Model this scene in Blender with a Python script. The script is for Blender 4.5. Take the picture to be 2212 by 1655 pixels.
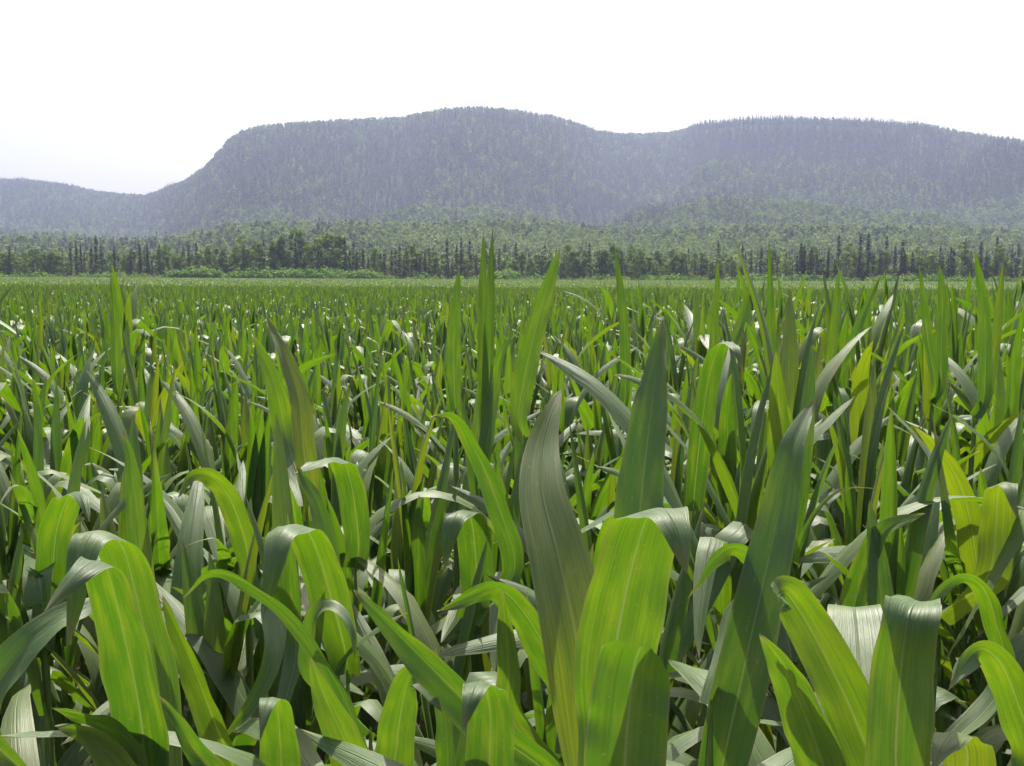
import bpy, math, random
import numpy as np
from mathutils import Vector, Matrix

R = math.radians
sc = bpy.context.scene
for o in list(bpy.data.objects):
    bpy.data.objects.remove(o)

# ------------------------------------------------------------------ camera
CAM_Z = 2.15
F = 2150.0                                   # focal length in units of a 2212-wide frame
cam_d = bpy.data.cameras.new('camera')
cam_d.sensor_width = 36.0
cam_d.lens = 36.0 * F / 2212.0
cam_d.clip_start = 0.05
cam_d.clip_end = 20000.0
cam = bpy.data.objects.new('camera', cam_d)
sc.collection.objects.link(cam)
PITCH = math.atan((827.5 - 600.0) / F)
CAM_M = Matrix.Translation((0, 0, CAM_Z)) @ Matrix.Rotation(math.pi / 2 - PITCH, 4, 'X') @ Matrix.Rotation(R(0.28), 4, 'Z')
cam.matrix_world = CAM_M
sc.camera = cam

# ------------------------------------------------------------------ light
SUN_EL, SUN_AZ = 60.0, 4.0                  # degrees; azimuth from +Y (ahead) towards +X (right)
w = bpy.data.worlds.new('World')
sc.world = w
w.use_nodes = True
nt = w.node_tree
bg = nt.nodes['Background']
sky = nt.nodes.new('ShaderNodeTexSky')
sky.sky_type = 'NISHITA'
sky.sun_disc = False
sky.sun_elevation = R(SUN_EL)
sky.sun_rotation = R(SUN_AZ)
sky.air_density = 1.0
sky.dust_density = 7.0
sky.ozone_density = 1.0
nt.links.new(sky.outputs[0], bg.inputs[0])
bg.inputs[1].default_value = 0.14
sun_d = bpy.data.lights.new('sun', 'SUN')
sun_d.energy = 5.0
sun_d.angle = R(0.53)
sun_d.color = (1.0, 0.96, 0.88)
sun = bpy.data.objects.new('sun', sun_d)
sc.collection.objects.link(sun)
sdir = Vector((math.sin(R(SUN_AZ)) * math.cos(R(SUN_EL)), math.cos(R(SUN_AZ)) * math.cos(R(SUN_EL)), math.sin(R(SUN_EL))))
sun.rotation_euler = sdir.to_track_quat('Z', 'Y').to_euler()
sun.location = (0, 0, 60)

sc.view_settings.view_transform = 'Standard'
sc.view_settings.look = 'None'
sc.view_settings.gamma = 1.0
sc.view_settings.use_curve_mapping = False
sc.view_settings.exposure = 0.8
sc.render.engine = 'CYCLES'
sc.cycles.use_denoising = True
sc.cycles.denoiser = 'OPENIMAGEDENOISE'
sc.cycles.max_bounces = 5
sc.cycles.transmission_bounces = 6
sc.cycles.volume_bounces = 1
sc.cycles.sample_clamp_indirect = 8.0

# ------------------------------------------------------------------ helpers
ROT = CAM_M.to_3x3()

def ray(px, py):
    """Direction through a point of the 2212x1655 frame, scaled so that y = 1."""
    d = ROT @ Vector(((px - 1106.0) / F, (827.5 - py) / F, -1.0))
    return d / d.y

def P(px, py, d):
    v = ray(px, py) * d
    return Vector((v.x, v.y, v.z + CAM_Z))

def link(o, parent=None):
    sc.collection.objects.link(o)
    if parent is not None:
        o.parent = parent
    return o

def mesh_obj(name, me, parent=None):
    return link(bpy.data.objects.new(name, me), parent)

def empty(name, loc):
    o = bpy.data.objects.new(name, None)
    o.empty_display_size = 0.1
    o.location = loc
    return link(o)

def tag(o, label=None, cat=None, group=None, kind=None):
    if label: o['label'] = label
    if cat: o['category'] = cat
    if group: o['group'] = group
    if kind: o['kind'] = kind
    return o

def smooth(a, b, x):
    t = np.clip((x - a) / (b - a), 0, 1)
    return t * t * (3 - 2 * t)

def sstep(a, b, x):
    t = min(1.0, max(0.0, (x - a) / (b - a)))
    return t * t * (3 - 2 * t)

class MB:
    """Collects verts / faces / uvs / a float attribute and makes one mesh."""
    def __init__(self):
        self.v = []; self.f = []; self.uv = []; self.tint = []; self.mi = []
    def add(self, verts, faces, uvs, tint=0.5, mat=0):
        n = len(self.v)
        self.v += [tuple(x) for x in verts]
        self.uv += uvs
        self.tint += [tint] * len(verts)
        self.f += [tuple(i + n for i in f) for f in faces]
        self.mi += [mat] * len(faces)
    def mesh(self, name, mats, smooth_shade=True):
        me = bpy.data.meshes.new(name)
        me.from_pydata(self.v, [], self.f)
        for m in mats: me.materials.append(m)
        uvl = me.uv_layers.new(name='UVMap')
        idx = np.empty(len(me.loops), dtype=np.int32)
        me.loops.foreach_get('vertex_index', idx)
        uva = np.array(self.uv, dtype=np.float32)[idx]
        uvl.data.foreach_set('uv', uva.ravel())
        at = me.attributes.new('tint', 'FLOAT', 'POINT')
        at.data.foreach_set('value', np.array(self.tint, dtype=np.float32))
        me.polygons.foreach_set('material_index', np.array(self.mi, dtype=np.int32))
        me.polygons.foreach_set('use_smooth', np.full(len(self.f), smooth_shade))
        me.update()
        return me

# ------------------------------------------------------------------ materials
def new_mat(name):
    m = bpy.data.materials.new(name)
    m.use_nodes = True
    n = m.node_tree.nodes
    for x in list(n): n.remove(x)
    return m, n, m.node_tree.links

def mathn(n, l, op, a, b=None, clamp=False):
    x = n.new('ShaderNodeMath'); x.operation = op; x.use_clamp = clamp
    for i, s in enumerate((a, b)):
        if s is None: continue
        if isinstance(s, (int, float)): x.inputs[i].default_value = s
        else: l.new(s, x.inputs[i])
    return x.outputs[0]

def mixc(n, l, fac, a, b, mode='MIX'):
    x = n.new('ShaderNodeMix'); x.data_type = 'RGBA'; x.blend_type = mode; x.clamp_factor = True
    for s, i in ((fac, 0), (a, 6), (b, 7)):
        if isinstance(s, (int, float)): x.inputs[i].default_value = s
        elif isinstance(s, tuple): x.inputs[i].default_value = (*s, 1)
        else: l.new(s, x.inputs[i])
    return x.outputs[2]

def ramp(n, l, fac, stops):
    x = n.new('ShaderNodeValToRGB')
    cr = x.color_ramp
    while len(cr.elements) < len(stops): cr.elements.new(0.5)
    for e, (p, c) in zip(cr.elements, stops):
        e.position = p; e.color = (*c, 1)
    l.new(fac, x.inputs[0])
    return x.outputs[0]

def leaf_material():
    m, n, l = new_mat('corn_leaf')
    out = n.new('ShaderNodeOutputMaterial')
    uv = n.new('ShaderNodeUVMap'); uv.uv_map = 'UVMap'
    sep = n.new('ShaderNodeSeparateXYZ'); l.new(uv.outputs[0], sep.inputs[0])
    u, v = sep.outputs[0], sep.outputs[1]
    au = mathn(n, l, 'ABSOLUTE', mathn(n, l, 'SUBTRACT', u, 0.5))          # 0 at the midrib, 0.5 at the margin
    tint = n.new('ShaderNodeAttribute'); tint.attribute_name = 'tint'
    oi = n.new('ShaderNodeObjectInfo')
    rnd = mathn(n, l, 'FRACT', mathn(n, l, 'ADD', mathn(n, l, 'MULTIPLY', tint.outputs['Fac'], 3.7), oi.outputs['Random']))
    # veins run lengthwise
    comb = n.new('ShaderNodeCombineXYZ')
    l.new(mathn(n, l, 'MULTIPLY', u, 34.0), comb.inputs[0])
    l.new(mathn(n, l, 'MULTIPLY', v, 1.6), comb.inputs[1])
    l.new(mathn(n, l, 'MULTIPLY', rnd, 40.0), comb.inputs[2])
    vein = n.new('ShaderNodeTexNoise'); vein.inputs['Scale'].default_value = 1.0; vein.inputs['Detail'].default_value = 3.0
    l.new(comb.outputs[0], vein.inputs[0])
    comb2 = n.new('ShaderNodeCombineXYZ')
    l.new(mathn(n, l, 'MULTIPLY', u, 5.0), comb2.inputs[0])
    l.new(mathn(n, l, 'MULTIPLY', v, 6.0), comb2.inputs[1])
    l.new(mathn(n, l, 'MULTIPLY', rnd, 90.0), comb2.inputs[2])
    blot = n.new('ShaderNodeTexNoise'); blot.inputs['Scale'].default_value = 1.0; blot.inputs['Detail'].default_value = 4.0
    l.new(comb2.outputs[0], blot.inputs[0])
    base = ramp(n, l, rnd, [(0.0, (0.038, 0.105, 0.016)), (0.45, (0.056, 0.135, 0.016)), (0.8, (0.084, 0.155, 0.018)), (1.0, (0.128, 0.160, 0.026))])
    base = mixc(n, l, mathn(n, l, 'MULTIPLY', mathn(n, l, 'SUBTRACT', vein.outputs[0], 0.25, True), 1.6), base, (0.030, 0.070, 0.010))
    base = mixc(n, l, mathn(n, l, 'MULTIPLY', mathn(n, l, 'SUBTRACT', blot.outputs[0], 0.45, True), 1.2), base, (0.17, 0.21, 0.04))
    rib = mathn(n, l, 'SUBTRACT', 1.0, mathn(n, l, 'MULTIPLY', au, 34.0), True)
    ribf = mathn(n, l, 'MULTIPLY', rib, mathn(n, l, 'MULTIPLY', mathn(n, l, 'SUBTRACT', 1.15, v), 0.8))
    blade = base
    base = mixc(n, l, ribf, base, (0.30, 0.36, 0.18))
    # small brown blemishes
    comb3 = n.new('ShaderNodeCombineXYZ')
    l.new(mathn(n, l, 'MULTIPLY', u, 14.0), comb3.inputs[0]); l.new(mathn(n, l, 'MULTIPLY', v, 60.0), comb3.inputs[1]); l.new(mathn(n, l, 'MULTIPLY', rnd, 50.0), comb3.inputs[2])
    spot = n.new('ShaderNodeTexNoise'); spot.inputs['Scale'].default_value = 1.0; spot.inputs['Detail'].default_value = 2.0
    l.new(comb3.outputs[0], spot.inputs[0])
    spf = mathn(n, l, 'MULTIPLY', mathn(n, l, 'MULTIPLY', mathn(n, l, 'SUBTRACT', spot.outputs[0], 0.67, True), 14.0, True), 0.6)
    # dry margins and tips
    edge = mathn(n, l, 'MULTIPLY', mathn(n, l, 'SUBTRACT', au, 0.455, True), 22.0, True)
    tipd = mathn(n, l, 'MULTIPLY', mathn(n, l, 'SUBTRACT', v, 0.93, True), 12.0, True)
    dry = mathn(n, l, 'MAXIMUM', spf, mathn(n, l, 'MULTIPLY', mathn(n, l, 'MAXIMUM', mathn(n, l, 'MULTIPLY', edge, 0.5), tipd), 0.75))
    base = mixc(n, l, dry, base, (0.34, 0.27, 0.12))
    bump = n.new('ShaderNodeBump'); bump.inputs['Strength'].default_value = 0.5; bump.inputs['Distance'].default_value = 0.004
    hgt = mathn(n, l, 'ADD', mathn(n, l, 'MULTIPLY', vein.outputs[0], 0.6), mathn(n, l, 'MULTIPLY', blot.outputs[0], 1.3))
    l.new(mathn(n, l, 'ADD', hgt, rib), bump.inputs['Height'])
    pr = n.new('ShaderNodeBsdfPrincipled')
    l.new(base, pr.inputs['Base Color'])
    l.new(mathn(n, l, 'ADD', 0.39, mathn(n, l, 'MULTIPLY', blot.outputs[0], 0.24)), pr.inputs['Roughness'])
    pr.inputs['Specular IOR Level'].default_value = 0.7
    l.new(bump.outputs[0], pr.inputs['Normal'])
    tr = n.new('ShaderNodeBsdfTranslucent')
    tcol = mixc(n, l, 1.0, blade, (1.75, 1.72, 0.16), 'MULTIPLY')
    tcol = mixc(n, l, mathn(n, l, 'MULTIPLY', ribf, 0.85), tcol, (0.24, 0.30, 0.07))
    tcol = mixc(n, l, dry, tcol, (0.20, 0.15, 0.05))
    wax = mixc(n, l, 0.27, base, (0.19, 0.235, 0.14))
    l.new(wax, pr.inputs['Base Color'])
    l.new(tcol, tr.inputs[0])
    mx = n.new('ShaderNodeMixShader'); mx.inputs[0].default_value = 0.42
    l.new(pr.outputs[0], mx.inputs[1]); l.new(tr.outputs[0], mx.inputs[2])
    l.new(mx.outputs[0], out.inputs[0])
    return m

def stalk_material():
    m, n, l = new_mat('corn_stalk')
    out = n.new('ShaderNodeOutputMaterial')
    tc = n.new('ShaderNodeTexCoord')
    mp = n.new('ShaderNodeMapping'); mp.inputs['Scale'].default_value = (60, 60, 3)
    l.new(tc.outputs['Object'], mp.inputs[0])
    no = n.new('ShaderNodeTexNoise'); no.inputs['Detail'].default_value = 3
    l.new(mp.outputs[0], no.inputs[0])
    c = ramp(n, l, no.outputs[0], [(0.3, (0.07, 0.13, 0.025)), (0.7, (0.17, 0.24, 0.06))])
    pr = n.new('ShaderNodeBsdfPrincipled'); l.new(c, pr.inputs['Base Color'])
    pr.inputs['Roughness'].default_value = 0.45
    l.new(pr.outputs[0], out.inputs[0])
    return m

def foliage_material(name, stops, trans=0.3):
    m, n, l = new_mat(name)
    out = n.new('ShaderNodeOutputMaterial')
    oi = n.new('ShaderNodeObjectInfo')
    tint = n.new('ShaderNodeAttribute'); tint.attribute_name = 'tint'
    f = mathn(n, l, 'ADD', mathn(n, l, 'MULTIPLY', oi.outputs['Random'], 0.65), mathn(n, l, 'MULTIPLY', tint.outputs['Fac'], 0.35))
    c = ramp(n, l, f, stops)
    pr = n.new('ShaderNodeBsdfPrincipled'); l.new(c, pr.inputs['Base Color'])
    pr.inputs['Roughness'].default_value = 0.6
    pr.inputs['Specular IOR Level'].default_value = 0.12
    tr = n.new('ShaderNodeBsdfTranslucent')
    l.new(mixc(n, l, 1.0, c, (1.7, 1.7, 0.8), 'MULTIPLY'), tr.inputs[0])
    mx = n.new('ShaderNodeMixShader'); mx.inputs[0].default_value = trans
    l.new(pr.outputs[0], mx.inputs[1]); l.new(tr.outputs[0], mx.inputs[2])
    l.new(mx.outputs[0], out.inputs[0])
    return m

def noise_material(name, scale, stops, rough=0.95, bump=0.3, coord='Object'):
    m, n, l = new_mat(name)
    out = n.new('ShaderNodeOutputMaterial')
    tc = n.new('ShaderNodeTexCoord')
    no = n.new('ShaderNodeTexNoise'); no.inputs['Scale'].default_value = scale; no.inputs['Detail'].default_value = 8
    l.new(tc.outputs[coord], no.inputs[0])
    c = ramp(n, l, no.outputs[0], stops)
    pr = n.new('ShaderNodeBsdfPrincipled'); l.new(c, pr.inputs['Base Color'])
    pr.inputs['Roughness'].default_value = rough
    pr.inputs['Specular IOR Level'].default_value = 0.05
    b = n.new('ShaderNodeBump'); b.inputs['Strength'].default_value = bump
    l.new(no.outputs[0], b.inputs['Height']); l.new(b.outputs[0], pr.inputs['Normal'])
    l.new(pr.outputs[0], out.inputs[0])
    return m

M_LEAF = leaf_material()
M_STALK = stalk_material()
M_SPRUCE = foliage_material('spruce_needles', [(0.0, (0.022, 0.042, 0.020)), (0.5, (0.038, 0.066, 0.030)), (1.0, (0.064, 0.095, 0.040))], 0.12)
M_FAR_ASPEN = foliage_material('hillside_leaves', [(0.0, (0.040, 0.072, 0.026)), (0.4, (0.075, 0.125, 0.036)), (0.75, (0.125, 0.175, 0.050)), (1.0, (0.20, 0.235, 0.085))], 0.3)
M_FAR_HAZED_POPLAR = foliage_material('hazed_poplar_leaves', [(0.0, (0.10, 0.16, 0.05)), (0.5, (0.15, 0.21, 0.065)), (1.0, (0.21, 0.26, 0.09))], 0.3)  # pale poplar foliage, low-lying haze painted into its colour
M_ASPEN = foliage_material('aspen_leaves', [(0.0, (0.055, 0.095, 0.026)), (0.5, (0.090, 0.145, 0.036)), (1.0, (0.140, 0.190, 0.050))], 0.35)
M_SHRUB = foliage_material('shrub_leaves', [(0.0, (0.080, 0.160, 0.026)), (0.5, (0.115, 0.210, 0.034)), (1.0, (0.160, 0.240, 0.045))], 0.35)
M_BARK = noise_material('bark', 6.0, [(0.35, (0.07, 0.055, 0.045)), (0.65, (0.22, 0.20, 0.17))])
M_SOIL = noise_material('soil', 3.0, [(0.3, (0.035, 0.026, 0.018)), (0.7, (0.11, 0.085, 0.06))])
M_HILL = noise_material('forest_floor', 0.02, [(0.3, (0.020, 0.036, 0.014)), (0.7, (0.038, 0.060, 0.020))])

# ------------------------------------------------------------------ ground and hills
FIELD_END = 318.0
SKY = [(-420, 395), (-250, 372), (-120, 380), (0, 385), (50, 385), (100, 391), (150, 398), (215, 411), (260, 416), (310, 419), (340, 411),
       (400, 386), (440, 358), (465, 331), (490, 300), (520, 279), (560, 268), (620, 261), (700, 257), (760, 253), (830, 251),
       (880, 247), (930, 236), (970, 229), (1040, 227), (1100, 232), (1150, 238), (1200, 246), (1250, 263), (1290, 281),
       (1330, 284), (1390, 285), (1440, 282), (1470, 278), (1500, 268), (1560, 262), (1620, 257), (1700, 255), (1780, 257),
       (1850, 260), (1900, 263), (1950, 267), (2000, 266), (2050, 275), (2100, 285), (2150, 295), (2212, 303), (2330, 318),
       (2480, 330), (2700, 345)]
_s = np.array([ray(a, b).x for a, b in SKY])
_e = np.array([ray(a, b).z for a, b in SKY])
_RD = [(-420, 2700), (0, 2600), (300, 2450), (400, 2050), (480, 1930), (560, 1900), (900, 2000), (1050, 1950), (1200, 2000), (1330, 2350),
       (1450, 2350), (1560, 2150), (1800, 2050), (2212, 2000), (2700, 2100)]
_rs = np.array([ray(a, 400).x for a, b in _RD]); _rd = np.array([float(b) for a, b in _RD])
Y0 = 420.0

def vnoise(x, y, seed):
    xi = np.floor(x).astype(np.int64); yi = np.floor(y).astype(np.int64)
    xf = x - xi; yf = y - yi
    def h(a, b):
        k = (a * 374761393 + b * 668265263 + seed * 974711) & 0x7fffffff
        k = ((k ^ (k >> 13)) * 1274126177) & 0x7fffffff
        return ((k ^ (k >> 16)) & 0xffff) / 65535.0
    u = xf * xf * (3 - 2 * xf); v = yf * yf * (3 - 2 * yf)
    return (h(xi, yi) * (1 - u) + h(xi + 1, yi) * u) * (1 - v) + (h(xi, yi + 1) * (1 - u) + h(xi + 1, yi + 1) * u) * v

def fbm(x, y, seed, o=4):
    r = 0; a = 0.5
    for i in range(o):
        r = r + a * vnoise(x * 2 ** i, y * 2 ** i, seed + i); a *= 0.5
    return r

def terrain(x, y):
    x = np.asarray(x, float); y = np.asarray(y, float)
    ys = np.maximum(y, 50.0)
    s = x / ys
    D = np.interp(s, _rs, _rd)
    H = np.interp(s, _s, _e) * D + CAM_Z - 12.0
    t = (y - Y0) / (D - Y0)
    tc = np.clip(t, 0, 1)
    steep = smooth(0.56, 1.02, tc)
    pxs = 1106 + F * s
    cl = smooth(1440, 1530, pxs) * (1 - smooth(1880, 1980, pxs))
    cliff = 0.62 * smooth(0.50, 0.90, tc) + 0.38 * smooth(0.865, 0.915, tc)
    cl2 = smooth(2050, 2140, pxs)
    cliff2 = 0.45 * smooth(0.50, 0.75, tc) + 0.33 * smooth(0.70, 0.76, tc) + 0.22 * smooth(0.8, 1.0, tc)
    steep = steep * (1 - cl) + cliff * cl
    steep = steep * (1 - cl2) + cliff2 * cl2
    h = H * (0.05 * smooth(0, 0.35, tc) + 0.30 * np.power(tc, 1.35) + 0.65 * steep)
    env = smooth(0.03, 0.3, tc) * (1 - smooth(0.88, 0.99, tc))
    rid = np.abs(fbm(x / 260.0 + 7.3, y / 420.0, 11, 4) - 0.47) * 2.0
    h = h + env * H * 0.24 * (rid - 0.22) * smooth(0.2, 0.55, tc)
    bench = np.sin((y + 160 * fbm(x / 300., y / 300., 5, 3)) / 62.0)
    h = h + bench * 5.0 * smooth(0.08, 0.2, tc) * (1 - smooth(0.45, 0.62, tc))
    h = np.minimum(h, np.interp(s, _s, _e) * ys * (0.93 + 0.07 * tc) + CAM_Z - 12.0 * tc)
    over = np.maximum(t - 1.0, 0)
    h = h - over * 60.0
    return np.where(y < Y0, 0.0, np.maximum(h, -0.5))

def build_ground():
    me = bpy.data.meshes.new('ground')
    S = 4600
    me.from_pydata([(-S, -300, 0), (S, -300, 0), (S, S, 0), (-S, S, 0)], [], [(0, 1, 2, 3)])
    me.materials.append(M_SOIL)
    tag(mesh_obj('ground', me), kind='structure')
    nx, ny = 300, 190
    xs = np.linspace(-2300, 2300, nx); ysv = Y0 - 10 + (3300 - Y0) * np.linspace(0, 1, ny) ** 1.15
    X, Y = np.meshgrid(xs, ysv)
    Z = terrain(X, Y) + 0.05
    v = np.stack([X.ravel(), Y.ravel(), Z.ravel()], 1)
    i = np.arange((ny - 1) * nx).reshape(ny - 1, nx)[:, :-1].ravel()
    f = np.stack([i, i + 1, i + nx + 1, i + nx], 1)
    me = bpy.data.meshes.new('hills')
    me.from_pydata(v.tolist(), [], f.tolist())
    me.polygons.foreach_set('use_smooth', np.ones(len(f), dtype=bool))
    me.materials.append(M_HILL)
    tag(mesh_obj('hills', me), kind='structure')
build_ground()

# ------------------------------------------------------------------ instancing (for stuff only)
def scatter(name, pts, scales, rots, idx, protos, label=None, cat=None, tilt=None):
    col = bpy.data.collections.new(name + '_source')
    for i, me in enumerate(protos):
        ob = bpy.data.objects.new('%s_source_%02d' % (name, i), me)
        col.objects.link(ob)
    me = bpy.data.meshes.new(name)
    me.from_pydata([tuple(p) for p in pts], [], [])
    a = me.attributes.new('sc', 'FLOAT', 'POINT'); a.data.foreach_set('value', np.asarray(scales, dtype=np.float32))
    a = me.attributes.new('rz', 'FLOAT_VECTOR', 'POINT')
    rv = np.zeros((len(pts), 3), dtype=np.float32); rv[:, 2] = rots
    if tilt is not None: rv[:, :2] = tilt
    a.data.foreach_set('vector', rv.ravel())
    a = me.attributes.new('ix', 'INT', 'POINT'); a.data.foreach_set('value', np.asarray(idx, dtype=np.int32))
    o = mesh_obj(name, me)
    g = bpy.data.node_groups.new(name + '_nodes', 'GeometryNodeTree')
    g.interface.new_socket('Geometry', in_out='INPUT', socket_type='NodeSocketGeometry')
    g.interface.new_socket('Geometry', in_out='OUTPUT', socket_type='NodeSocketGeometry')
    N = g.nodes; L = g.links
    gi = N.new('NodeGroupInput'); go = N.new('NodeGroupOutput')
    ci = N.new('GeometryNodeCollectionInfo')
    ci.inputs['Collection'].default_value = col
    ci.inputs['Separate Children'].default_value = True
    ci.inputs['Reset Children'].default_value = True
    iop = N.new('GeometryNodeInstanceOnPoints')
    iop.inputs['Pick Instance'].default_value = True
    def attr(nm, dt):
        x = N.new('GeometryNodeInputNamedAttribute'); x.data_type = dt; x.inputs['Name'].default_value = nm
        return x.outputs['Attribute']
    e2r = N.new('FunctionNodeEulerToRotation')
    L.new(attr('rz', 'FLOAT_VECTOR'), e2r.inputs[0])
    L.new(gi.outputs[0], iop.inputs['Points'])
    L.new(ci.outputs[0], iop.inputs['Instance'])
    L.new(attr('ix', 'INT'), iop.inputs['Instance Index'])
    L.new(e2r.outputs[0], iop.inputs['Rotation'])
    L.new(attr('sc', 'FLOAT'), iop.inputs['Scale'])
    L.new(iop.outputs[0], go.inputs[0])
    md = o.modifiers.new('scatter', 'NODES'); md.node_group = g
    tag(o, label, cat, kind='stuff')
    return o

# ------------------------------------------------------------------ trees
def kite(mb, c, d, side, L, W, tint, mat=0):
    a = c - d * (L * .5); b = c + d * (L * .5)
    m = c - d * (L * 0.05)
    mb.add([a, m + side * (W * .5), b, m - side * (W * .5)], [(0, 1, 2, 3)], [(0, 0)] * 4, tint, mat)

def rnd_unit(rng):
    z = rng.uniform(-1, 1); a = rng.uniform(0, 6.283); r = math.sqrt(1 - z * z)
    return Vector((r * math.cos(a), r * math.sin(a), z))

def tube(mb, pts, radii, n=6, mat=0, tint=0.5):
    vs = []; uvs = []; fs = []
    for k, (p, r) in enumerate(zip(pts, radii)):
        d = (pts[min(k + 1, len(pts) - 1)] - pts[max(k - 1, 0)]).normalized()
        a = d.orthogonal().normalized(); b = d.cross(a)
        for j in range(n):
            t = 6.28318 * j / n
            vs.append(p + a * (r * math.cos(t)) + b * (r * math.sin(t))); uvs.append((j / n, k / len(pts)))
    for k in range(len(pts) - 1):
        for j in range(n):
            fs.append((k * n + j, k * n + (j + 1) % n, (k + 1) * n + (j + 1) % n, (k + 1) * n + j))
    mb.add(vs, fs, uvs, tint, mat)

def conifer_crown(mb, rng, h, w, bare, nwh, per, leafL, mat=0):
    """Narrow boreal spruce: whorls of drooping sprays with gaps."""
    for k in range(nwh):
        t = (k + rng.uniform(-.3, .3)) / nwh
        z = h * (bare + (1 - bare) * max(0, t))
        r = w * (1 - t) ** 0.8 * rng.uniform(0.55, 1.15) + 0.12
        a0 = rng.uniform(0, 6.28)
        for j in range(per):
            if rng.random() < 0.14: continue
            a = a0 + 6.283 * j / per + rng.uniform(-.35, .35)
            rr = r * rng.uniform(0.65, 1.2)
            out = Vector((math.cos(a), math.sin(a), 0))
            for q in (0.35, 0.8):
                c = out * (rr * q) + Vector((0, 0, z - rr * q * 0.35 + rng.uniform(-.1, .1)))
                d = (out + Vector((rng.uniform(-.3, .3), rng.uniform(-.3, .3), -0.45 + 0.25 * q))).normalized()
                side = d.cross(Vector((rng.uniform(-.5, .5), rng.uniform(-.5, .5), 1))).normalized()
                kite(mb, c, d, side, leafL * (0.7 + rr / max(w, .1) * 0.6), leafL * 0.55, rng.random(), mat)
    for q in range(3):
        kite(mb, Vector((0, 0, h * (0.97 + 0.015 * q))), Vector((rng.uniform(-.1, .1), rng.uniform(-.1, .1), 1)).normalized(),
             rnd_unit(rng).cross(Vector((0, 0, 1))).normalized(), leafL * 0.9, leafL * 0.3, rng.random(), mat)

def broad_crown(mb, rng, h, w, base, ncl, per, leaf, mat=0, centers=None):
    """Clumps of leaf faces through an uneven egg-shaped volume."""
    for k in range(ncl):
        t = rng.random() ** 0.8
        z = base + (h - base) * t
        prof = math.sin(math.pi * min(1, 0.18 + 0.80 * t)) ** 0.7
        a = rng.uniform(0, 6.28); rr = w * prof * math.sqrt(rng.random()) * 0.85
        c = Vector((math.cos(a) * rr, math.sin(a) * rr, z))
        cr = w * rng.uniform(0.22, 0.40)
        if centers is not None: centers.append(c)
        tb = rng.uniform(0, .7)
        for j in range(per):
            u = rnd_unit(rng); u.z *= 0.75
            p = c + u * cr * rng.uniform(0.55, 1.05)
            nrm = (u + rnd_unit(rng) * 0.8 + Vector((0, 0, .4))).normalized()
            d = nrm.orthogonal().normalized(); ang = rng.uniform(0, 6.28)
            d = (Matrix.Rotation(ang, 3, nrm) @ d)
            kite(mb, p, d, nrm.cross(d), leaf * rng.uniform(.7, 1.3), leaf * rng.uniform(.5, .9), tb + rng.uniform(0, .3), mat)

def make_spruce(seed, h, w, dens=1.0):
    rng = random.Random(seed)
    mb = MB(); conifer_crown(mb, rng, h, w, rng.uniform(0.04, .14), int(30 * dens), 8, 0.85)
    crown = mb.mesh('spruce_crown', [M_SPRUCE], False)
    mb = MB(); tube(mb, [Vector((0, 0, z * h)) for z in (0, .1, .5, .97)], [.17, .14, .08, .015], 6)
    return crown, mb.mesh('spruce_trunk', [M_BARK]), h

def make_aspen(seed, h, w, mat):
    rng = random.Random(seed)
    cs = []
    mb = MB(); broad_crown(mb, rng, h, w, h * rng.uniform(.08, .2), 28, 36, 0.62, 0, cs)
    crown = mb.mesh('aspen_crown', [mat], False)
    mb = MB()
    b1 = Vector((rng.uniform(-.3, .3), rng.uniform(-.3, .3), h * .45)); b2 = Vector((rng.uniform(-.4, .4), rng.uniform(-.4, .4), h * .88))
    tube(mb, [Vector((0, 0, 0)), Vector((0, 0, .6)), b1, b2], [.2, .16, .11, .03], 6)
    for c in cs[:9]:
        s = b1.lerp(b2, rng.random() * .8) if c.z > b1.z else Vector((0, 0, .6)).lerp(b1, .6)
        tube(mb, [s, s.lerp(c, .5) + Vector((0, 0, .2)), c], [.06, .04, .015], 4)
    return crown, mb.mesh('aspen_trunk', [M_BARK]), h

def make_shrub(seed, h, w):
    rng = random.Random(seed)
    mb = MB()
    for k in range(13):
        a = rng.uniform(0, 6.28); rr = w * math.sqrt(rng.random()) * .8
        zz = h * rng.uniform(.25, .8) * (1 - .35 * (rr / w) ** 2)
        c = Vector((math.cos(a) * rr, math.sin(a) * rr, zz)); cr = h * rng.uniform(.2, .34)
        tb = rng.uniform(0, .7)
        for j in range(38):
            u = rnd_unit(rng); p = c + u * cr * rng.uniform(.5, 1.05)
            p.z = max(p.z, .05)
            nrm = (u + rnd_unit(rng) * .8 + Vector((0, 0, .4))).normalized(); d = nrm.orthogonal().normalized()
            kite(mb, p, Matrix.Rotation(rng.uniform(0, 6.28), 3, nrm) @ d, nrm.cross(d), .5 * rng.uniform(.7, 1.2), .34, tb + rng.uniform(0, .3))
    fol = mb.mesh('shrub_foliage', [M_SHRUB], False)
    mb = MB()
    for k in range(6):
        a = rng.uniform(0, 6.28)
        tube(mb, [Vector((0, 0, 0)), Vector((math.cos(a) * w * .3, math.sin(a) * w * .3, h * .35)), Vector((math.cos(a) * w * .55, math.sin(a) * w * .55, h * .65))], [.05, .035, .012], 4)
    return fol, mb.mesh('shrub_stems', [M_BARK])

SPRUCES = [make_spruce(100 + i, 13.0, w_) for i, w_ in enumerate((1.7, 2.1, 2.5, 1.5, 2.9))]
ASPENS = [make_aspen(200 + i, 12.0, w_, M_ASPEN) for i, w_ in enumerate((2.6, 3.0, 3.4, 2.8, 3.2))]
SHRUBS = [make_shrub(300 + i, 3.0, w_) for i, w_ in enumerate((2.4, 2.9, 2.0))]

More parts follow.
